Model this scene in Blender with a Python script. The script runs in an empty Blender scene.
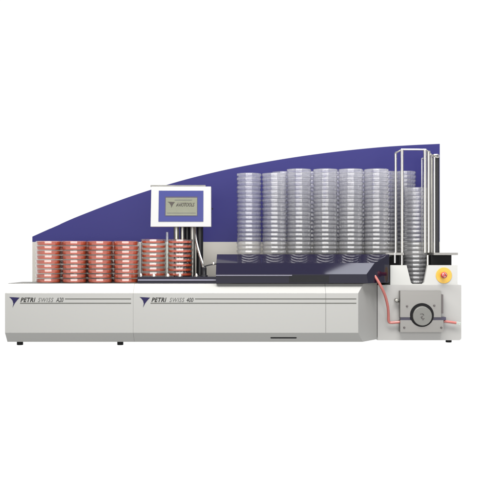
import bpy, bmesh, math
from mathutils import Vector, Matrix
PI = math.pi
sc = bpy.context.scene
COL = sc.collection

# ---------------------------------------------------------------- measuring
S = 0.0037          # metres per photograph pixel on the front plane (y = 0)
D = 3.0             # camera distance to that plane
PY0 = 258.0         # horizon row
H = (346.4 - PY0) * S
def X(px, y=0.0): return (px - 250.0) * S * (D + y) / D
def Z(py, y=0.0): return H - (py - PY0) * S * (D + y) / D

# ---------------------------------------------------------------- materials
def mat(name, color, rough=0.5, metal=0.0, spec=0.5, noise=0.0, nscale=40.0, bump=0.0, coat=0.0,
        emis=None, estr=0.0, nstretch=(1, 1, 1), rvar=0.0):
    m = bpy.data.materials.new(name); m.use_nodes = True
    nt = m.node_tree; b = nt.nodes['Principled BSDF']
    b.inputs['Base Color'].default_value = (*color, 1)
    b.inputs['Roughness'].default_value = rough
    b.inputs['Metallic'].default_value = metal
    b.inputs['Specular IOR Level'].default_value = spec
    b.inputs['Coat Weight'].default_value = coat
    b.inputs['Coat Roughness'].default_value = 0.05
    if emis:
        b.inputs['Emission Color'].default_value = (*emis, 1)
        b.inputs['Emission Strength'].default_value = estr
    if noise or bump or rvar:
        tc = nt.nodes.new('ShaderNodeTexCoord'); mp = nt.nodes.new('ShaderNodeMapping')
        mp.inputs['Scale'].default_value = nstretch
        n = nt.nodes.new('ShaderNodeTexNoise'); n.inputs['Scale'].default_value = nscale
        n.inputs['Detail'].default_value = 6
        nt.links.new(tc.outputs['Object'], mp.inputs[0]); nt.links.new(mp.outputs[0], n.inputs['Vector'])
        if noise:
            mx = nt.nodes.new('ShaderNodeMix'); mx.data_type = 'RGBA'
            mx.inputs[6].default_value = (*[c * (1 - noise) for c in color], 1)
            mx.inputs[7].default_value = (*[min(1, c * (1 + noise)) for c in color], 1)
            nt.links.new(n.outputs['Fac'], mx.inputs[0]); nt.links.new(mx.outputs[2], b.inputs['Base Color'])
        if rvar:
            mr = nt.nodes.new('ShaderNodeMapRange')
            mr.inputs['To Min'].default_value = max(0, rough - rvar); mr.inputs['To Max'].default_value = rough + rvar
            nt.links.new(n.outputs['Fac'], mr.inputs[0]); nt.links.new(mr.outputs[0], b.inputs['Roughness'])
        if bump:
            bp = nt.nodes.new('ShaderNodeBump'); bp.inputs['Strength'].default_value = bump
            bp.inputs['Distance'].default_value = 0.001
            nt.links.new(n.outputs['Fac'], bp.inputs['Height']); nt.links.new(bp.outputs[0], b.inputs['Normal'])
    return m

def clear_plastic(name, tint, haze, hazecol, rough=0.06, f0=0.05, rim=0.2):
    """thin clear polystyrene wall: fresnel gloss over a see-through, very slightly milky body"""
    m = bpy.data.materials.new(name); m.use_nodes = True
    nt = m.node_tree; nt.nodes.clear()
    out = nt.nodes.new('ShaderNodeOutputMaterial')
    tr = nt.nodes.new('ShaderNodeBsdfTransparent'); tr.inputs[0].default_value = (*tint, 1)
    df = nt.nodes.new('ShaderNodeBsdfDiffuse'); df.inputs[0].default_value = (*hazecol, 1)
    gl = nt.nodes.new('ShaderNodeBsdfGlossy'); gl.inputs[0].default_value = (1, 1, 1, 1); gl.inputs[1].default_value = rough
    lw = nt.nodes.new('ShaderNodeLayerWeight'); lw.inputs[0].default_value = 0.5
    pw = nt.nodes.new('ShaderNodeMath'); pw.operation = 'POWER'; pw.inputs[1].default_value = 5.0
    fr = nt.nodes.new('ShaderNodeMath'); fr.operation = 'MULTIPLY_ADD'; fr.inputs[1].default_value = 0.85; fr.inputs[2].default_value = f0
    nt.links.new(lw.outputs['Facing'], pw.inputs[0]); nt.links.new(pw.outputs[0], fr.inputs[0])
    tc = nt.nodes.new('ShaderNodeTexCoord'); n = nt.nodes.new('ShaderNodeTexNoise'); n.inputs['Scale'].default_value = 60
    mr = nt.nodes.new('ShaderNodeMapRange'); mr.inputs['To Min'].default_value = haze * 0.6; mr.inputs['To Max'].default_value = haze * 1.4
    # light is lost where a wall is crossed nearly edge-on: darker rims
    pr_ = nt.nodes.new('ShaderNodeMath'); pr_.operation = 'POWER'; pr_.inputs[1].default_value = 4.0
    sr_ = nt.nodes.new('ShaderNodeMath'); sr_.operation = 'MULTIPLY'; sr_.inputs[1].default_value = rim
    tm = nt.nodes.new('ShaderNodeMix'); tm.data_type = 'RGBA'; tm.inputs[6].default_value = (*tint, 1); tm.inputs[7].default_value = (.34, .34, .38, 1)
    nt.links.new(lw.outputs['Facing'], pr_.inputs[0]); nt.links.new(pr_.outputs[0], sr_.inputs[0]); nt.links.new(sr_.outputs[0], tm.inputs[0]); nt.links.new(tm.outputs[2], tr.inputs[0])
    m1 = nt.nodes.new('ShaderNodeMixShader'); m2 = nt.nodes.new('ShaderNodeMixShader')
    L = nt.links.new
    L(tc.outputs['Object'], n.inputs['Vector']); L(n.outputs['Fac'], mr.inputs[0])
    L(mr.outputs[0], m1.inputs[0]); L(tr.outputs[0], m1.inputs[1]); L(df.outputs[0], m1.inputs[2])
    L(fr.outputs[0], m2.inputs[0]); L(m1.outputs[0], m2.inputs[1]); L(gl.outputs[0], m2.inputs[2])
    L(m2.outputs[0], out.inputs[0])
    return m

M = {}
M['paint'] = mat('grey_white_paint', (0.234, 0.233, 0.222), 0.42, noise=0.02, nscale=3, bump=0.12, rvar=0.05)
M['paint_side'] = M['paint']
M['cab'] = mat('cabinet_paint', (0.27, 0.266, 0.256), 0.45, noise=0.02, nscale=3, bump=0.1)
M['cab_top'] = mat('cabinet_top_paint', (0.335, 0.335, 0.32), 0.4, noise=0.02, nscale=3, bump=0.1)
M['beige'] = mat('beige_panel', (0.24, 0.228, 0.205), 0.35, noise=0.03, nscale=2, bump=0.1)
M['blue'] = mat('blue_panel_paint', (0.0175, 0.0165, 0.085), 0.45, noise=0.04, nscale=2, bump=0.1, rvar=0.04, spec=0.12)
M['bezel'] = mat('blue_bezel', (0.027, 0.031, 0.120), 0.35, noise=0.03, nscale=8, bump=0.05, spec=0.2)
M['cover'] = mat('dark_violet_acrylic', (0.006, 0.005, 0.015), 0.055, spec=0.5, noise=0.05, nscale=5, rvar=0.02)
M['black'] = mat('black_rubber', (0.006, 0.006, 0.0065), 0.6, spec=0.12, noise=0.1, nscale=80, bump=0.2)
M['dark'] = mat('black_anodised', (0.012, 0.012, 0.014), 0.3, noise=0.1, nscale=30, rvar=0.08, spec=0.25)
M['chrome'] = mat('polished_steel', (0.62, 0.60, 0.55), 0.14, metal=1, noise=0.02, nscale=10, rvar=0.04)
M['steel'] = mat('satin_steel', (0.50, 0.485, 0.44), 0.3, metal=1, noise=0.04, nscale=40, nstretch=(1, 1, 0.05), rvar=0.06)
M['alu'] = mat('brushed_aluminium', (0.195, 0.19, 0.18), 0.42, metal=0.75, noise=0.05, nscale=60, nstretch=(0.05, 1, 1), bump=0.15, rvar=0.06)
M['screw'] = mat('screw_head', (0.10, 0.09, 0.09), 0.35, metal=1, noise=0.1, nscale=60)
M['rotor'] = mat('turned_rotor_face', (0.12, 0.12, 0.11), 0.5, metal=0.2, noise=0.08, nscale=90, bump=0.2)
M['belt'] = mat('grey_conveyor_belt', (0.10, 0.10, 0.095), 0.6, noise=0.1, nscale=60, bump=0.2)
M['column'] = mat('dark_satin_column', (0.24, 0.235, 0.215), 0.32, metal=1, noise=0.04, nscale=40, rvar=0.05)
M['white'] = mat('white_terminal_plastic', (0.29, 0.29, 0.287), 0.4, noise=0.01, nscale=20, bump=0.05)
M['lcd'] = mat('lcd_glass', (0.112, 0.115, 0.082), 0.25, noise=0.06, nscale=25, rvar=0.05)
M['lcdink'] = mat('lcd_ink', (0.022, 0.017, 0.012), 0.4, noise=0.1, nscale=30)
M['stripe'] = mat('stripe_print', (0.075, 0.075, 0.067), 0.5, noise=0.05, nscale=30, spec=0.2)
M['ink'] = mat('lettering_print', (0.012, 0.012, 0.011), 0.5, noise=0.05, nscale=30, spec=0.1)
M['inkgrey'] = mat('lettering_print_grey', (0.085, 0.085, 0.08), 0.5, noise=0.05, nscale=30, spec=0.1)
M['logo'] = mat('logo_print', (0.012, 0.010, 0.045), 0.4, noise=0.05, nscale=30, spec=0.1)
M['seam'] = mat('seam_shadow_gap', (0.10, 0.10, 0.095), 0.6, noise=0.05, nscale=30)
M['yellow'] = mat('yellow_plate', (0.46, 0.27, 0.025), 0.4, noise=0.04, nscale=30)
M['red'] = mat('red_button', (0.32, 0.02, 0.015), 0.28, noise=0.04, nscale=30, coat=0.4)
M['hose'] = mat('pink_silicone', (0.34, 0.095, 0.08), 0.25, noise=0.08, nscale=20, coat=0.3)
M['agar'] = mat('red_agar', (0.40, 0.058, 0.018), 0.4, noise=0.12, nscale=18, spec=0.3)
M['violet'] = mat('violet_strip', (0.022, 0.018, 0.045), 0.35, noise=0.05, nscale=30)
M['lavender'] = mat('lavender_trim', (0.13, 0.125, 0.17), 0.3, noise=0.05, nscale=30)
M['clear'] = clear_plastic('clear_polystyrene', (0.993, 0.993, 0.993), 0.026, (0.96, 0.96, 0.98), rough=0.11, f0=0.030, rim=0.42)
M['clearred'] = clear_plastic('clear_polystyrene_filled', (0.985, 0.975, 0.97), 0.002, (0.70, 0.62, 0.60), rough=0.05, f0=0.05)
M['clearrod'] = clear_plastic('clear_acrylic_rod', (0.90, 0.93, 0.90), 0.10, (0.75, 0.80, 0.76))
# studio sweep: glow added to the surface keeps the surround white and unshadowed
M['sweep'] = mat('glowing_white_sweep', (0.03, 0.03, 0.03), 0.9, spec=0.0, emis=(1, 1, 1), estr=1.0, noise=0.01, nscale=2)

# ---------------------------------------------------------------- helpers
def link(o, parent=None):
    COL.objects.link(o)
    if parent is not None: o.parent = parent
    return o
def tag(o, label=None, cat=None, group=None, kind=None):
    if label: o['label'] = label
    if cat: o['category'] = cat
    if group: o['group'] = group
    if kind: o['kind'] = kind
    return o
def thing(name, label, cat, loc=(0, 0, 0), group=None):
    o = bpy.data.objects.new(name, None); o.empty_display_size = 0.03
    o.location = loc; COL.objects.link(o)
    return tag(o, label, cat, group)
def abs_parent(o, parent):
    """parts are modelled in world coordinates: subtract the ancestors' offsets"""
    off = Vector((0, 0, 0)); p = parent
    while p is not None: off += p.location; p = p.parent
    o.data.transform(Matrix.Translation(-off)); o.parent = parent
def obj(name, bm, m, parent=None, smooth=None, bevel=0.0, seg=2, label=None):
    if bevel:
        bmesh.ops.bevel(bm, geom=[e for e in bm.edges if e.calc_face_angle(0) > 0.5], offset=bevel, segments=seg, profile=0.5, affect='EDGES', clamp_overlap=True)
    bmesh.ops.recalc_face_normals(bm, faces=bm.faces)
    me = bpy.data.meshes.new(name); bm.to_mesh(me); bm.free()
    me.materials.append(m)
    if smooth is not None:
        for p in me.polygons: p.use_smooth = True
        me.set_sharp_from_angle(angle=math.radians(smooth))
    o = bpy.data.objects.new(name, me); COL.objects.link(o)
    if parent is not None: abs_parent(o, parent)
    if label: o['label'] = label
    return o
def box(bm, x0, x1, y0, y1, z0, z1):
    vs = [bm.verts.new((x, y, z)) for x in (x0, x1) for y in (y0, y1) for z in (z0, z1)]
    for f in ((0, 1, 3, 2), (4, 6, 7, 5), (0, 4, 5, 1), (2, 3, 7, 6), (0, 2, 6, 4), (1, 5, 7, 3)):
        bm.faces.new([vs[i] for i in f])
    return bm
def B(*a): return box(bmesh.new(), *a)
def Bp(px0, px1, py0, py1, y0, y1):
    """box whose front face (at y0) measures px0..px1 by py0..py1 in the photograph"""
    return B(X(px0, y0), X(px1, y0), y0, y1, Z(py1, y0), Z(py0, y0))
def prism_x(prof, xl, xr):
    """extrude a YZ profile along x; xl, xr are functions of y"""
    bm = bmesh.new()
    a = [bm.verts.new((xl(y), y, z)) for y, z in prof]; b = [bm.verts.new((xr(y), y, z)) for y, z in prof]
    bm.faces.new(a); bm.faces.new(b[::-1])
    for i in range(len(prof)):
        j = (i + 1) % len(prof); bm.faces.new((a[i], b[i], b[j], a[j]))
    return bm
def prism_y(poly, y0, y1):
    """extrude an XZ polygon along y"""
    bm = bmesh.new()
    a = [bm.verts.new((x, y0, z)) for x, z in poly]; b = [bm.verts.new((x, y1, z)) for x, z in poly]
    bm.faces.new(a); bm.faces.new(b[::-1])
    for i in range(len(poly)):
        j = (i + 1) % len(poly); bm.faces.new((a[i], b[i], b[j], a[j]))
    return bm
def lathe(bm, prof, seg=40, c=(0, 0, 0), axis='Z', closed=True):
    rings = []
    for r, h in prof:
        if r < 1e-6:
            p = (c[0], c[1], c[2] + h) if axis == 'Z' else (c[0], c[1] + h, c[2])
            rings.append([bm.verts.new(p)]); continue
        ring = []
        for k in range(seg):
            a = 2 * PI * k / seg
            p = (c[0] + r * math.cos(a), c[1] + r * math.sin(a), c[2] + h) if axis == 'Z' else (c[0] + r * math.cos(a), c[1] + h, c[2] + r * math.sin(a))
            ring.append(bm.verts.new(p))
        rings.append(ring)
    n = len(rings)
    for i in range(n if closed else n - 1):
        A, Bn = rings[i], rings[(i + 1) % n]
        if len(A) == 1 and len(Bn) == 1: continue
        for k in range(seg):
            k2 = (k + 1) % seg
            if len(A) == 1: bm.faces.new((A[0], Bn[k], Bn[k2]))
            elif len(Bn) == 1: bm.faces.new((A[k], A[k2], Bn[0]))
            else: bm.faces.new((A[k], A[k2], Bn[k2], Bn[k]))
    return bm
def rod(bm, x, y, z0, z1, r, seg=24, ch=0.0008):
    return lathe(bm, [(0, z0), (r - ch, z0), (r, z0 + ch), (r, z1 - ch), (r - ch, z1), (0, z1)], seg, (x, y, 0), 'Z', False)
def disc_y(bm, x, z, y0, y1, r, seg=40, ch=0.0006):
    return lathe(bm, [(0, y0), (r - ch, y0), (r, y0 + ch), (r, y1), (0, y1)], seg, (x, 0, z), 'Y', False)
def smooth_path(pts, n=8):
    P = [Vector(p) for p in pts]; out = []
    for i in range(len(P) - 1):
        p0 = P[i - 1] if i else P[i] * 2 - P[i + 1]; p1 = P[i]; p2 = P[i + 1]; p3 = P[i + 2] if i + 2 < len(P) else P[i + 1] * 2 - P[i]
        for k in range(n):
            t = k / n
            out.append(0.5 * ((2 * p1) + (p2 - p0) * t + (2 * p0 - 5 * p1 + 4 * p2 - p3) * t * t + (3 * p1 - p0 - 3 * p2 + p3) * t ** 3))
    out.append(P[-1]); return out
def tube(bm, pts, r, seg=16):
    P = [Vector(p) for p in pts]; rings = []; nrm = None
    for i, p in enumerate(P):
        t = (P[min(i + 1, len(P) - 1)] - P[max(i - 1, 0)]).normalized()
        if nrm is None:
            nrm = t.cross(Vector((0, 0, 1)));
            if nrm.length < 0.1: nrm = t.cross(Vector((1, 0, 0)))
        nrm = (nrm - t * nrm.dot(t)).normalized(); bn = t.cross(nrm)
        rr = r[i] if isinstance(r, (list, tuple)) else r
        rings.append([bm.verts.new(p + (nrm * math.cos(2 * PI * k / seg) + bn * math.sin(2 * PI * k / seg)) * rr) for k in range(seg)])
    for A, Bn in zip(rings, rings[1:]):
        for k in range(seg): bm.faces.new((A[k], A[(k + 1) % seg], Bn[(k + 1) % seg], Bn[k]))
    bm.faces.new(rings[0][::-1]); bm.faces.new(rings[-1])
    return bm
def text(name, s, px, py, wpx, hpx, y, m, parent, shear=0.0, bold=0.0, sp=1.0):
    """lettering laid on the plane at depth y, left-bottom at px,py, scaled to wpx by hpx"""
    cu = bpy.data.curves.new(name, 'FONT'); cu.body = s; cu.shear = shear; cu.offset = bold; cu.extrude = 0.0; cu.resolution_u = 3
    cu.space_character = sp
    t = bpy.data.objects.new('tmp_text', cu); COL.objects.link(t)
    dg = bpy.context.evaluated_depsgraph_get(); dg.update()
    me = bpy.data.meshes.new_from_object(t.evaluated_get(dg)); bpy.data.objects.remove(t); bpy.data.curves.remove(cu)
    xs = [v.co.x for v in me.vertices]; ys = [v.co.y for v in me.vertices]
    x0, x1, y0, y1 = min(xs), max(xs), min(ys), max(ys)
    W = wpx * S * (D + y) / D; Hh = hpx * S * (D + y) / D
    for v in me.vertices:
        v.co = Vector((X(px, y) + (v.co.x - x0) / (x1 - x0) * W, 0, Z(py, y) + (v.co.y - y0) / (y1 - y0) * Hh))
    bm = bmesh.new(); bm.from_mesh(me); bpy.data.meshes.remove(me)
    r = bmesh.ops.extrude_face_region(bm, geom=bm.faces[:])
    for v in [g for g in r['geom'] if isinstance(g, bmesh.types.BMVert)]: v.co.y -= 0.0006
    for v in bm.verts: v.co.y += y
    return obj(name, bm, m, parent)

# ---------------------------------------------------------------- setting
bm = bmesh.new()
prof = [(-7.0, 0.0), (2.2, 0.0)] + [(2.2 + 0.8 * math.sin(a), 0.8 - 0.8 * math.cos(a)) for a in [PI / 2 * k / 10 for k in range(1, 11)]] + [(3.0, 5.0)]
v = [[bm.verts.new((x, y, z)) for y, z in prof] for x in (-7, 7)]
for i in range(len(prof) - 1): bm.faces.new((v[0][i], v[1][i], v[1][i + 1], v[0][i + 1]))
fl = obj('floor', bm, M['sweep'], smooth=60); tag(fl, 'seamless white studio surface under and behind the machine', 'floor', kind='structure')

# ---------------------------------------------------------------- housing profiles
ZT, ZF, ZC, ZB = Z(283.6, 0.035), Z(293.2), Z(332.8), Z(341.8, 0.03)
YS = 0.035; YC = 0.030; YR = 0.075
def front_profile(y1=YR): return [(0, ZC), (0, ZF), (YS, ZT), (y1, ZT), (y1, ZB), (YC, ZB)]
def stripe(px0, px1, py, parent, name='stripe', h=0.9):
    return obj(name, Bp(px0, px1, py - h / 2, py + h / 2, -0.0006, 0.001), M['stripe'], parent)
def logo(px, py, k, parent):
    pts = [(0, 0), (10.5, 0.6), (8.5, 2.6), (5.8, 6.0), (3.4, 10.4), (4.2, 6.6), (3.4, 3.6), (1.8, 1.5)]
    return obj('logo', prism_y([(X(px + a * k), Z(py + b * k)) for a, b in pts], -0.0007, 0.001), M['logo'], parent)

# ---------------------------------------------------------------- left conveyor module
lm = thing('conveyor_module', 'long grey white conveyor base on the left with red dishes standing on it', 'conveyor', (X(69), 0.18, 0))
xl, xr = X(5), X(133.15)
hc = obj('front_cover', prism_x([(0, ZC), (0, ZF), (YS, ZT), (.036, ZT), (.036, ZB), (YC, ZB)], lambda y: xl, lambda y: xr), M['paint'], lm, bevel=0.0009)
obj('rear_body', B(xl + 0.004, xr, 0.2325, 0.345, ZB + 0.004, ZT - 0.014), M['paint'], lm, bevel=0.002)
obj('inner_frame', B(xl + 0.003, xr, 0.0365, 0.232, ZB + 0.003, ZT - 0.014), M['paint'], lm, bevel=0.001)
obj('conveyor_belt', B(xl + 0.0008, xr, 0.0365, 0.232, ZT - 0.0135, ZT + 0.0012), M['belt'], lm, bevel=0.0008)
logo(9.2, 297.0, 1.0, hc)
text('lettering', 'PETRI', 20.5, 302.0, 15, 4.4, -0.0001, M['ink'], hc, 0.3, 0.02, 1.1)
text('lettering', 'SWISS', 38, 302.0, 15.5, 4.2, -0.0001, M['inkgrey'], hc, 0.3, 0.0, 1.15)
text('lettering', 'A20', 56, 302.0, 7.5, 4.4, -0.0001, M['ink'], hc, 0.3, 0.0, 1.0)
stripe(65, 131, 298.9, hc); stripe(20, 131, 303.2, hc)
def foot(px, parent, y=0.052, h=5.0):
    z1 = ZB + 0.002
    b = lathe(bmesh.new(), [(0, 0), (0.0105, 0), (0.0115, 0.001), (0.0115, z1), (0, z1)], 24, (X(px, y), y, 0), 'Z', False)
    return obj('foot', b, M['black'], parent, 40)
for px in (20, 120.3): foot(px, lm)
for px in (20, 120.3): foot(px, lm, 0.30)

# ---------------------------------------------------------------- main filling module
fm = thing('filling_module', 'grey white filling machine base in the middle under a dark violet cover', 'machine', (X(250), 0.18, 0))
xl2 = X(133.3); XE = X(358.2)
fc = obj('front_cover', prism_x(front_profile(0.128), lambda y: xl2, lambda y: XE + y * 0.70), M['paint'], fm, bevel=0.0009)
obj('rear_body', B(xl2, XE + 0.0895, 0.1285, 0.345, ZB + 0.004, ZT - 0.001), M['paint'], fm, bevel=0.002)
logo(139.6, 297.0, 1.0, fc)
text('lettering', 'PETRI', 151.5, 302.0, 15, 4.4, -0.0001, M['ink'], fc, 0.3, 0.02, 1.1)
text('lettering', 'SWISS', 169.5, 302.0, 15, 4.2, -0.0001, M['inkgrey'], fc, 0.3, 0.0, 1.15)
text('lettering', '400', 186.5, 302.0, 7, 4.2, -0.0001, M['ink'], fc, 0.3, 0.0, 1.0)
stripe(195, 356.3, 298.9, fc); stripe(150.5, 356.3, 303.2, fc)
obj('panel_seam', prism_x([(-0.0005, ZC), (-0.0005, ZF), (YS, ZT + 0.0005), (YS, ZT - .003), (0.002, ZF - .003), (0.002, ZC + .002), ], lambda y: X(325.5), lambda y: X(325.9)), M['seam'], fc)
# black slot in the sloping lower edge
ts = (337.8 - 332.8) / 9.0; ys_, zs_ = YC * ts, ZC + (ZB - ZC) * ts
bm = bmesh.new(); tl = Vector((0, YC, ZB - ZC)).normalized(); nn = Vector((0, -tl.z, tl.y)); nn = nn if nn.y < 0 else -nn
c0 = Vector((0, ys_, zs_)) + nn * 0.0004
xa, xb, rr = X(270.5), X(297), 0.0034
pl = []
for k in range(9):
    a = PI / 2 + PI * k / 8; pl.append((xa + rr + rr * math.cos(a), rr * math.sin(a)))
for k in range(9):
    a = -PI / 2 + PI * k / 8; pl.append((xb - rr + rr * math.cos(a), rr * math.sin(a)))
fr_ = [bm.verts.new(Vector((a, 0, 0)) + c0 + tl * b) for a, b in pl]; bk_ = [bm.verts.new(Vector((a, 0, 0)) + c0 + tl * b - nn * 0.002) for a, b in pl]
bm.faces.new(fr_); bm.faces.new(bk_[::-1])
for i in range(len(pl)): bm.faces.new((fr_[i], fr_[(i + 1) % len(pl)], bk_[(i + 1) % len(pl)], bk_[i]))
obj('handle_slot', bm, M['black'], fc)
for px in (200, 345): foot(px, fm, 0.30)
# black deck left of the cover, with a light edge strip
ZD = Z(276.6, 0.035)
dk = obj('deck_plate', prism_x([(.036, ZT + .0004), (.031, ZD), (.33, ZD), (.33, ZT + .0004)], lambda y: X(137.5, .035), lambda y: X(231, .035)), M['cover'], fm, bevel=0.001)
obj('edge_strip', B(X(138, .03), X(231, .03), 0.0318, 0.0345, Z(280.6, .03), Z(279.4, .03)), M['lavender'], dk)
# violet acrylic cover
YB = 0.112
cprof = [(0.017, Z(283.2, .017)), (0.010, Z(274.2, .01)), (0.045, Z(263.0, .045)), (YB, Z(254.3, YB)), (YB, Z(283.2, .01))]
xc0 = X(366.5, .01)
cv = obj('acrylic_cover', prism_x(cprof, lambda y: X(216, .02), lambda y: xc0 + (max(y, .010) - .010) * 1.0), M['cover'], fm, bevel=0.0012)
obj('cover_edge_trim', B(X(216, .01), X(292, .01), 0.0085, 0.0102, Z(275.7, .01), Z(274.9, .01)), M['lavender'], cv)
obj('dark_reflection_patch', prism_x([(.0165, Z(282.6, .017)), (.0103, Z(275.4, .01)), (.0120, Z(275.4, .01)), (.0180, Z(282.6, .017))], lambda y: X(289, .01), lambda y: X(329, .01)), M['dark'], cv)  # dark patch standing in for a darker reflection on the cover
# platform the clear stacks stand on
ZP = Z(258.5, 0.16)
obj('stacker_platform', B(X(232, .1), X(389, .1), YB + 0.002, 0.325, ZT + 0.0004, ZP - 0.0005), M['dark'], fm, bevel=0.001)
# guide rods and small fittings on the black deck
gr = obj('guide_rod', rod(bmesh.new(), X(140.2, .10), 0.10, ZD, Z(242.5, .1), 0.0052), M['white'], fm, 40, label='white guide rod')
gr = obj('guide_rod', rod(bmesh.new(), X(167.2, .10), 0.10, ZD, Z(232, .1), 0.0052), M['clearrod'], fm, 40, label='clear guide rod')
for px, yy, r in ((141, .055, .009), (154, .045, .011), (168, .05, .013), (180, .045, .010), (196.5, .05, .009)):
    obj('chrome_stud', lathe(bmesh.new(), [(0, 0), (r, 0), (r, .002), (r * .6, .004), (r * .35, .009), (r * .18, .011), (0, .0112)], 24, (X(px, yy), yy, ZD + .0003), 'Z', False), M['steel'], fm, 35)
# little chrome lever between the column foot and the cover
lv = obj('lever', tube(bmesh.new(), smooth_path([(X(204.5, .05), .05, Z(266.5, .05)), (X(209, .045), .045, Z(265.0, .045)), (X(216.5, .04), .04, Z(263.8, .04))], 4), 0.0026), M['dark'], fm, 40)
obj('lever_knob', lathe(bmesh.new(), [(0, -.006), (.004, -.005), (.0055, 0), (.004, .005), (0, .006)], 20, (X(213.6, .04), .040, Z(263.6, .04)), 'Z', False), M['chrome'], lv, 60)

# ---------------------------------------------------------------- pump cabinet
YP = 0.130
pc = thing('pump_cabinet', 'grey white pump cabinet at the right end carrying a round pump head', 'cabinet', (X(420, YP), 0.2, 0))
bm = bmesh.new(); x0, x1, z0, z1 = X(377.6, YP), X(461.3, YP), Z(340.2, YP), Z(285.0, YP)
poly = [(x0, z1), (x1 - .002, z1), (x1, z1 - .002)]
for k in range(5):
    a = -PI / 2 * k / 4; poly.append((x1 - .009 + .009 * math.cos(a), z0 + .009 + .009 * math.sin(a)))
poly.append((x0, z0))
cb = obj('cabinet_body', prism_y(poly, YP, 0.345), M['cab'], pc, bevel=0.0015)
# upper housing with the chute cut out of its front (front built as one U-shaped polygon)
u = [(390.3, 265.2), (406.6, 265.2), (410.9, 282.6), (412.6, 284.0), (422.6, 284.0), (424.2, 282.6), (427.6, 265.2), (457.6, 265.2), (457.6, 285.0), (390.3, 285.0)]
YU = 0.138
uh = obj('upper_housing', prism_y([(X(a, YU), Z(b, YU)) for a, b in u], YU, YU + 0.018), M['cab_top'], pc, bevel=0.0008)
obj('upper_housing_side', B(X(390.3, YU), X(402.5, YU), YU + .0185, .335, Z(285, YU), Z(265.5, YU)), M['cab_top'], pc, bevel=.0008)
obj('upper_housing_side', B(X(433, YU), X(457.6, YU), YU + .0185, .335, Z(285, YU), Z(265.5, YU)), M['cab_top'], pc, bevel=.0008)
obj('chute_back', B(X(403, YU), X(430.8, YU), .268, .272, Z(285, YU), Z(254.5, YU)), M['dark'], pc)
foot(448.6, pc, .148); foot(448.6, pc, .31)
# emergency stop
es = obj('emergency_stop', disc_y(bmesh.new(), X(443.8, YU), Z(275.4, YU), YU - 0.002, YU - .0002, 0.0315 * .99, 56), M['yellow'], pc, 40)
kb = lathe(bmesh.new(), [(0, -0.040), (.0075, -.039), (.0115, -.036), (.0125, -.031), (.0115, -.026), (.008, -.022), (.007, -.002), (0, -.002)], 40, (X(442.1, YU), YU, Z(275.0, YU)), 'Y', False)
kn = obj('red_knob', kb, M['red'], es, 50)
am = bmesh.new()
for q in range(3):
    a0 = 2 * PI * q / 3
    pts = [(X(442.1, YU) + .0070 * math.cos(a0 + t), YU - .0400, Z(275.0, YU) + .0070 * math.sin(a0 + t)) for t in [1.3 * k / 6 for k in range(7)]]
    tube(am, pts, [.0013] * 5 + [.0022, .0003], 8)
obj('arrow_mark', am, M['white'], kn)
# pump head
ph = obj('pump_head', Bp(400.3, 441.2, 290.8, 317.2, YP - .030, YP - .0003), M['alu'], pc, bevel=.0012)
yf = YP - .030
obj('lower_clamp', Bp(400.3, 443.5, 320.2, 332.2, yf - .001, YP - .0003), M['alu'], ph, bevel=.0012)
obj('tube_channel', Bp(400.8, 446, 317.2, 320.1, yf + .004, YP - .0004), M['violet'], ph)
obj('clamp_side_shadow', Bp(441.4, 443.3, 294.5, 313.5, yf + .006, YP - .0004), M['screw'], ph, bevel=.0008)  # dark strip standing for the shadow at the right side clamp
cx, cz = X(421.9, yf), Z(315.0, yf)
rg = obj('rotor_ring', lathe(bmesh.new(), [(0.0345, -.0015), (.0450, -.0015), (.0455, 0), (.0455, .004), (.0345, .004)], 64, (cx, yf - .0015, cz), 'Y', True), M['black'], ph, 40)
cz2 = Z(316.0, yf)
ro = obj('rotor', disc_y(bmesh.new(), cx + .0006, cz2, yf - .009, yf - .0004, .0362, 64, .0015), M['rotor'], ph, 40)
rm = bmesh.new()
for a0 in (0.5, 3.6):
    tube(rm, [(cx + (.006 + .0028 * t) * math.cos(a0 + t * 1.0), yf - .0092, cz2 + (.006 + .0028 * t) * math.sin(a0 + t * 1.0)) for t in [k / 8 * 1.9 for k in range(9)]], .0011, 8)
disc_y(rm, cx - .001, cz2 - .001, yf - .0098, yf - .009, .0032, 16); disc_y(rm, cx + .002, cz2 - .013, yf - .0098, yf - .009, .0026, 16)
obj('arrow_mark', rm, M['screw'], ro)
for px, py in ((407.0, 306.3), (434.2, 305.6), (404.2, 327.6), (441.2, 327.6)):
    sb = lathe(bmesh.new(), [(0, -.003), (.0032, -.0028), (.0040, -.0015), (.0040, 0), (0, 0)], 20, (X(px, yf), yf - .0011, Z(py, yf)), 'Y', False)
    obj('screw', sb, M['screw'], ph, 40)
# thumb screw left of the pump
tk = tube(bmesh.new(), [(X(394.6, YP), YP - .016, Z(299.2, YP)), (X(398, YP), YP - .012, Z(301.6, YP)), (X(401, YP), YP - .006, Z(303.2, YP))], .0032, 16)
lathe(tk, [(0, -.022), (.006, -.021), (.0072, -.018), (.0072, -.006), (.0045, -.004), (.004, 0), (0, 0)], 20, (X(395.8, YP), YP - .0003, Z(300.0, YP)), 'Y', False)
obj('thumb_screw', tk, M['column'], pc, 40)

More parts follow.
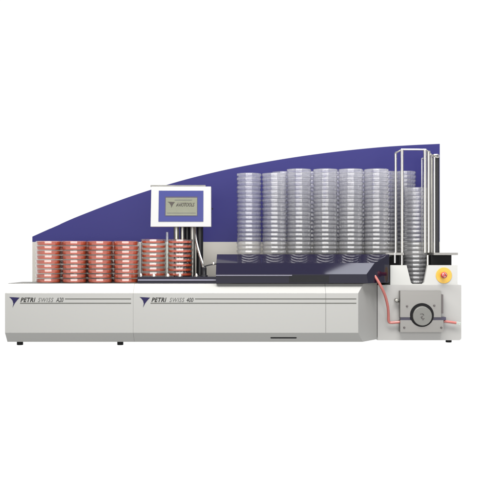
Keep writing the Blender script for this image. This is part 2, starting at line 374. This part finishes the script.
# ---------------------------------------------------------------- hose
hp = smooth_path([(X(373.5, .03), .060, Z(273.5, .03)), (X(376.2, .04), .050, Z(277.5, .04)), (X(380.8, .05), .052, Z(286, .05)), (X(384.8, .07), .068, Z(295, .07)), (X(387.6, .09), .088, Z(306, .09)),
                  (X(388.4, .105), .105, Z(315, .105)), (X(388.6, .11), .112, Z(320.0, .11)), (X(389.4, .115), .115, Z(322.2, .115)), (X(392, .115), .115, Z(322.6, .115)), (X(400.1, .115), .115, Z(322.0, .115))], 6)
hl = obj('hose', tube(bmesh.new(), hp, .0052, 20), M['hose'], None, 60)
tag(hl, 'long pink red silicone hose bending from under the violet cover down to the pump', 'hose')
h2 = thing('hose', 'short straight pink red hose leaving the pump towards the right cabinet edge', 'hose', (X(450, .115), .115, Z(324, .115)))
obj('tubing', tube(bmesh.new(), smooth_path([(X(443.6, .115), .115, Z(321.2, .115)), (X(450, .115), .115, Z(322.0, .115)), (X(456.2, .115), .116, Z(322.9, .115))], 6), .0050, 20), M['hose'], h2, 60)
obj('end_fitting', tube(bmesh.new(), smooth_path([(X(456.0, .115), .116, Z(322.9, .115)), (X(460.6, .115), .117, Z(323.5, .115))], 3), .0058, 20), M['clearrod'], h2, 60)

# ---------------------------------------------------------------- back panel
YW = 0.350
bp_ = thing('back_panel', 'tall blue back panel with a rising curved top edge and pale lower strip', 'panel', (X(240, YW), YW, Z(283, YW)))
crv = [(32.3, 236.6), (56, 226.0), (80, 215.6), (130, 196.6), (178, 181.6), (220, 171.0), (260, 163.0), (300, 156.4), (340, 151.2), (380, 147.2), (410, 145.2), (439.8, 143.8)]
top = smooth_path([(X(a, YW), 0, Z(b, YW)) for a, b in crv], 6)
poly = [(p.x, p.z) for p in top] + [(X(439.8, YW), Z(241.9, YW)), (X(32.3, YW), Z(241.9, YW))]
obj('blue_board', prism_y(poly, YW, YW + .008), M['blue'], bp_, bevel=.0006, seg=1)
obj('lower_strip', B(X(32.3, YW), X(439.8, YW), YW + .0005, YW + .008, Z(300, YW), Z(242.0, YW)), M['beige'], bp_, bevel=.0006, seg=1)
for px in (50, 415): obj('support_foot', B(X(px, YW), X(px, YW) + .04, YW + .009, YW + .012, 0, Z(215, YW)), M['steel'], bp_)

# ---------------------------------------------------------------- operator terminal
YT = 0.075
ct = thing('control_terminal', 'white operator terminal with blue bezel and grey screen above the last red dishes', 'control panel', (X(192, .16), .16, ZD))
tilt = 0.10    # leaning back: top edge further away
def TP(px, py, d):   # point on the tilted terminal front, d in front of it
    y = YT + tilt * (226 - py) * S
    return Vector((X(px, YT), y - d, Z(py, YT)))
def tbox(px0, px1, py0, py1, d0, d1, k=0.0):
    bm = bmesh.new(); vs = []
    for px, sgn in ((px0, 1), (px1, -1)):
        for d in (d0, d1):
            for py in (py1, py0):
                q = TP(px + (k * sgn if py == py0 else 0), py, d); vs.append(bm.verts.new(q))
    for f in ((0, 1, 3, 2), (4, 6, 7, 5), (0, 4, 5, 1), (2, 3, 7, 6), (0, 2, 6, 4), (1, 5, 7, 3)): bm.faces.new([vs[i] for i in f])
    return bm
obj('terminal_case', tbox(150.6, 211.0, 186.2, 226.6, 0, -.045, .3), M['white'], ct, bevel=.0015)
obj('case_top_plate', tbox(149.6, 205.2, 184.4, 185.9, -.012, -.05), M['column'], ct, bevel=.0004)
bz = obj('bezel', tbox(158.4, 203.3, 190.4, 221.6, .0012, -.001, .1), M['bezel'], ct, bevel=.0005)
obj('screen_rim', tbox(164.8, 197.4, 196.3, 216.0, .0018, 0), M['violet'], bz)
sn = obj('screen', tbox(165.6, 196.9, 197.5, 215.4, .0022, 0), M['lcd'], bz)
def on_screen(o):
    return o
ly = YT + tilt * (226 - 204) * S - .0026
def lcdpoly(pts):
    bm = bmesh.new(); a = [bm.verts.new(TP(p, q, .0027)) for p, q in pts]; b = [bm.verts.new(TP(p, q, .0018)) for p, q in pts]
    bm.faces.new(a); bm.faces.new(b[::-1])
    for i in range(len(pts)): bm.faces.new((a[i], a[(i + 1) % len(pts)], b[(i + 1) % len(pts)], b[i]))
    return bm
obj('logo', lcdpoly([(167.4, 201.6), (174.8, 201.9), (173.0, 204.0), (171.3, 207.6), (170.8, 205.4), (169.4, 203.0)]), M['lcdink'], sn)
lt = text('lettering', 'AVIOTOOLS', 176.0, 206.4, 18.5, 3.8, YT + tilt * (226 - 206.4) * S - .0022, M['lcdink'], sn, 0.3, 0.02, 1.0)
zb = min(v.co.z for v in lt.data.vertices)
for v in lt.data.vertices: v.co.y += tilt * (v.co.z - zb)   # follow the leaning screen
obj('status_line', lcdpoly([(174.5, 199.5), (192, 199.5), (192, 200.2), (174.5, 200.2)]), M['inkgrey'], sn)
obj('status_line', lcdpoly([(166.8, 212.7), (195.6, 212.7), (195.6, 213.2), (166.8, 213.2)]), M['inkgrey'], sn)
obj('side_button', disc_y(bmesh.new(), X(212.2, YT), Z(208.5, YT), YT + .012, YT + .02, .0028, 16), M['black'], ct)
# columns behind / below the terminal
for px, y, r, m, lab in ((176.4, .165, .0110, 'column', None), (182.4, .175, .0090, 'column', None), (192.5, .170, .0100, 'column', None), (187.2, .20, .012, 'dark', 'black column'), (199.8, .19, .0135, 'dark', 'black column')):
    o = obj('column', rod(bmesh.new(), X(px, y), y, ZD, Z(200, y), r), M[m], ct, 40)
    if lab: o['label'] = lab
obj('column_head', B(X(172, .13), X(203, .13), .122, .205, Z(226, .13), Z(205, .13)), M['dark'], ct, bevel=.001)
obj('curved_arm', tube(bmesh.new(), smooth_path([(X(195.0, .11), .125, Z(222, .11)), (X(195.2, .11), .115, Z(231, .11)), (X(196.6, .10), .10, Z(243, .10)), (X(199.4, .085), .085, Z(254, .085)), (X(202.6, .07), .07, Z(264, .07)), (X(204.2, .065), .065, Z(272, .065))], 6), .0050, 20), M['chrome'], ct, 60)
obj('arm_socket', lathe(bmesh.new(), [(0, 0), (.013, 0), (.013, .004), (.0085, .006), (.0085, .033), (.0065, .036), (0, .036)], 28, (X(204.3, .065), .065, ZD), 'Z', False), M['dark'], ct, 40)

# ---------------------------------------------------------------- dish magazine (post rack) on the cabinet
mg = thing('dish_magazine', 'tall open rack of steel posts with top bar on the right hand cabinet', 'rack', (X(420, .2), .2, Z(265.5, YU)))
YF = 0.145                                             # front posts
ZPL0, ZPL1 = Z(255.0, YF), Z(252.7, YF)
def prism_z(poly, z0, z1):
    bm = bmesh.new(); a = [bm.verts.new((x, y, z0)) for x, y in poly]; b = [bm.verts.new((x, y, z1)) for x, y in poly]
    bm.faces.new(a); bm.faces.new(b[::-1])
    for i in range(len(poly)): bm.faces.new((a[i], a[(i + 1) % len(poly)], b[(i + 1) % len(poly)], b[i]))
    return bm
xs0, xs1 = X(403.4, YF), X(430.3, .2)                   # dish shaft, open to the front
obj('base_plate', prism_z([(X(385.5, YF), .138), (xs0, .138), (xs0, .256), (xs1, .256), (xs1, .138), (X(457.5, YF), .138), (X(457.5, YF), .340), (X(385.5, YF), .340)], ZPL0, ZPL1), M['alu'], mg, bevel=.0008)
def post(px, y, pt, r, m='chrome', lab=None):
    o = obj('post', rod(bmesh.new(), X(px, y), y, ZPL1, Z(pt, y), r), M[m], mg, 40)
    if lab: o['label'] = lab
    return o
post(395.6, YF + .03, 153.4, .0048); post(402.0, YF, 149.6, .0056)
post(424.9, YF, 149.8, .0060)
post(428.6, YF + .035, 151.0, .0068, 'steel'); post(431.8, YF + .11, 155.0, .0056, 'steel')
post(421.9, .285, 158.5, .0024, 'white', 'thin white post')
obj('top_bar', tube(bmesh.new(), [(X(401.0, YF), YF, Z(149.4, YF)), (X(426.0, YF), YF, Z(149.6, YF))], .0033, 14), M['chrome'], mg, 50)
obj('top_bar', tube(bmesh.new(), smooth_path([(X(402.0, YF), YF + .0005, Z(149.6, YF)), (X(398.4, YF), YF + .012, Z(151.4, YF)), (X(395.4, YF + .03), YF + .03, Z(153.0, YF + .03)), (X(396.5, .24), .24, Z(154.0, .24))], 4), .0030, 14), M['steel'], mg, 50)
obj('top_bar', tube(bmesh.new(), smooth_path([(X(424.9, YF), YF + .0005, Z(149.8, YF)), (X(427.6, YF + .02), YF + .02, Z(151.0, YF + .02)), (X(431.8, YF + .11), YF + .11, Z(155.2, YF + .11))], 4), .0028, 14), M['steel'], mg, 50)
obj('top_bar', tube(bmesh.new(), [(X(421.8, .285), .2848, Z(158.6, .285)), (X(424.6, .27), .265, Z(158.2, .27))], .0022, 12), M['white'], mg, 50)
lc = obj('lift_column', rod(bmesh.new(), X(436.9, .2), .2, ZPL1, Z(157, .2), .0090), M['dark'], mg, 40)
obj('lift_rod', rod(bmesh.new(), X(434.4, .19), .188, ZPL1, Z(157, .19), .0042), M['chrome'], mg, 40)
obj('column_cap', lathe(bmesh.new(), [(0, 0), (.011, 0), (.0145, .003), (.0145, .010), (.0125, .014), (0, .0155)], 28, (X(435.2, .2), .195, Z(158.2, .2)), 'Z', False), M['chrome'], lc, 40)
obj('under_box', B(X(431, .17), X(451.5, .17), .17, .335, Z(265.2, .17), ZPL0 - .0003), M['black'], mg, bevel=.001)
obj('under_box', B(X(390.5, .17), X(401, .17), .20, .335, Z(265.2, .17), ZPL0 - .0003), M['black'], mg, bevel=.001)
for px in (401.8, 427.6):
    obj('shaft_post', rod(bmesh.new(), X(px, .155), .155, Z(265.2, YU), ZPL0 - .0002, .0050), M['steel'], mg, 40)
obj('bracket', B(X(393.8, YF), X(395.2, YF), .1366, .1379, Z(263, YF), Z(252.6, YF)), M['white'], mg)

# ---------------------------------------------------------------- petri dishes
R_B, R_L = 0.0466, 0.0486
def dish_base_bm(h):
    hb = h * .86
    return lathe(bmesh.new(), [(0, .0008), (R_B - .0048, .0008), (R_B - .0038, 0), (R_B - .0020, .0002), (R_B - .0012, .0014), (R_B + .0004, hb), (R_B - .0010, hb), (R_B - .0024, .0026), (R_B - .0040, .0021), (0, .0021)], 48, closed=False)
def dish_lid_bm(h):
    z0 = h * .47
    return lathe(bmesh.new(), [(0, h - .0002), (R_L - .006, h - .0002), (R_L - .005, h), (R_L - .0014, h), (R_L, h - .0014), (R_L + .0001, z0), (R_L - .0009, z0), (R_L - .0013, h - .0022), (R_L - .004, h - .0014), (0, h - .0014)], 48, closed=False)
def agar_bm(h, f=.84):
    return lathe(bmesh.new(), [(0, .0023), (R_B - .0034, .0023), (R_B - .0026, .0030), (R_B - .0014, h * f), (R_B - .0026, h * (f - .015)), (0, h * (f - .015))], 48, closed=False)
HC, HR = 0.0165, 0.01765
def proto(name, h, agar, z_gap=.0003, f=.84):
    root = thing(name, 'x', 'petri dish')
    if agar: obj('agar', agar_bm(h, f), M['agar'], root, 35)
    mm = M['clearred' if agar else 'clear']
    obj('dish_base', dish_base_bm(h), mm, root, 35)
    obj('lid', dish_lid_bm(h - z_gap), mm, root, 35)
    return root
def dup(root, loc, rz, label, group):
    r = root.copy(); COL.objects.link(r); r.location = loc; r.rotation_euler = (0, 0, rz)
    r['label'] = label; r['group'] = group
    for ch in list(root.children):
        c = ch.copy(); COL.objects.link(c); c.parent = r
    return r
ORD = ['topmost', 'second', 'third', 'fourth', 'fifth', 'sixth', 'seventh', 'eighth', 'ninth', 'tenth', 'eleventh', 'twelfth', 'thirteenth', 'fourteenth', 'fifteenth',
       'sixteenth', 'seventeenth', 'eighteenth', 'nineteenth', 'twentieth', 'twenty-first', 'twenty-second', 'twenty-third', 'twenty-fourth', 'twenty-fifth', 'twenty-sixth', 'twenty-seventh', 'twenty-eighth']
import random
rng = random.Random(4)
pr = proto('petri_dish', HR, True); pcl = proto('petri_dish', HC, False); pr2 = proto('petri_dish', HR, True, f=.62)
used = {id(pr): False, id(pcl): False, id(pr2): False}
def stack(src, h, px, y, z0, n, what, where, group, jit=.0009, skip=None):
    for i in range(n):
        k = n - 1 - i
        pos = ORD[k] + ('' if k == 0 else ' from top')
        if i == n - 1 and n > 1: pass
        lab = '%s, %s in %s' % (what, pos, where)
        loc = (X(px, y) + rng.uniform(-jit, jit), y + rng.uniform(-jit, jit), z0 + i * h)
        rz = rng.uniform(0, 6.28)
        if not used[id(src)]:
            used[id(src)] = True; src.location = loc; src['label'] = lab; src['group'] = group; src.rotation_euler = (0, 0, rz)
        else: dup(src, loc, rz, lab, group)
GR, GC = 'red filled petri dishes in stacks', 'empty clear petri dishes in stacks'
yr = 0.080
for px, wh in ((48.8, 'the leftmost red stack'), (74.6, 'the second red stack from the left'), (100.2, 'the third red stack from the left'), (126.2, 'the fourth red stack, left of the white rod')):
    stack(pr, HR, px, yr + .006, ZT + .0014, 9, 'red dish', wh, GR)
for px, wh in ((153.6, 'the stack under the terminal\'s left edge'), (180.0, 'the stack in front of the terminal columns')):
    stack(pr2, HR, px, .105, ZD + .0005, 8, 'red dish', wh, GR)
for px, wh in ((62.5, 'the rear stack between the first two red stacks'), (88.3, 'the rear stack between the second and third red stacks'), (113.5, 'the rear stack between the third and fourth red stacks')):
    stack(pr, HR, px, yr + .103, ZT + .0014, 9, 'red dish', wh, GR)
yc = 0.160
for px, n, wh in ((249.0, 20, 'the leftmost clear stack'), (274.4, 20, 'the second clear stack from the left'), (299.0, 21, 'the third clear stack from the left'),
                  (325.2, 21, 'the fourth clear stack from the left'), (350.8, 21, 'the fifth clear stack from the left'), (376.2, 21, 'the front clear stack nearest the rack')):
    stack(pcl, HC, px, yc, ZP, n, 'clear dish', wh, GC)
for px, n, wh in ((283.5, 21, 'the rear clear stack behind the second and third'), (311.5, 21, 'the rear clear stack behind the third and fourth'), (337.5, 21, 'the rear clear stack behind the fourth and fifth'),
                  (361.0, 21, 'the rear clear stack behind the fifth and sixth'), (386.0, 21, 'the rear clear stack just left of the rack posts')):
    stack(pcl, HC, px, yc + (.1 if px < 380 else .085), ZP, n, 'clear dish', wh, GC)
stack(pcl, HC, 415.8, .206, Z(284.6, YU), 23, 'clear dish', 'the stack sunk in the white chute', GC)
stack(pcl, HC, 404.0, .300, ZPL1 + .0004, 20, 'clear dish', 'the tall stack behind the left rack posts', GC)

# ---------------------------------------------------------------- light
def area(name, loc, target, sx, sy, power, color=(1, 1, 1)):
    l = bpy.data.lights.new(name, 'AREA'); l.shape = 'RECTANGLE'; l.size = sx; l.size_y = sy; l.energy = power; l.color = color
    o = bpy.data.objects.new(name, l); COL.objects.link(o); o.location = loc
    o.rotation_euler = (Vector(target) - Vector(loc)).to_track_quat('-Z', 'Y').to_euler()
    return o
area('overhead_softbox', (-0.35, -1.02, 2.6), (0, 0.0, .25), 3.6, .85, 250, (1, .985, .96))
area('strip_softbox', (-0.15, -3.6, H + .33), (0, 0, H + .1), 4.3, 1.25, 98, (1, .99, .97))
area('side_softbox', (1.55, -0.35, 2.3), (1.4, 0, .2), 2.0, .8, 36, (.9, .92, 1))

w = bpy.data.worlds.new('World'); sc.world = w; w.use_nodes = True
bg = w.node_tree.nodes['Background']; bg.inputs[0].default_value = (0.92, 0.94, 1, 1); bg.inputs[1].default_value = 0.42

# ---------------------------------------------------------------- camera
cam = bpy.data.cameras.new('Camera'); co = bpy.data.objects.new('Camera', cam); COL.objects.link(co)
co.location = (0, -D, H); co.rotation_euler = (PI / 2, 0, 0)
cam.sensor_width = 36; cam.lens = 36 * D / (500 * S); cam.shift_y = (PY0 - 250) / 500.0; cam.clip_end = 100; cam.clip_start = .05
sc.camera = co
sc.view_settings.view_transform = 'Standard'; sc.view_settings.look = 'None'; sc.view_settings.exposure = 0; sc.view_settings.gamma = 1
sc.render.engine = 'CYCLES'
sc.cycles.transparent_max_bounces = 96; sc.cycles.max_bounces = 10; sc.cycles.glossy_bounces = 6; sc.cycles.diffuse_bounces = 4
sc.cycles.sample_clamp_indirect = 8; sc.cycles.caustics_reflective = False; sc.cycles.caustics_refractive = False
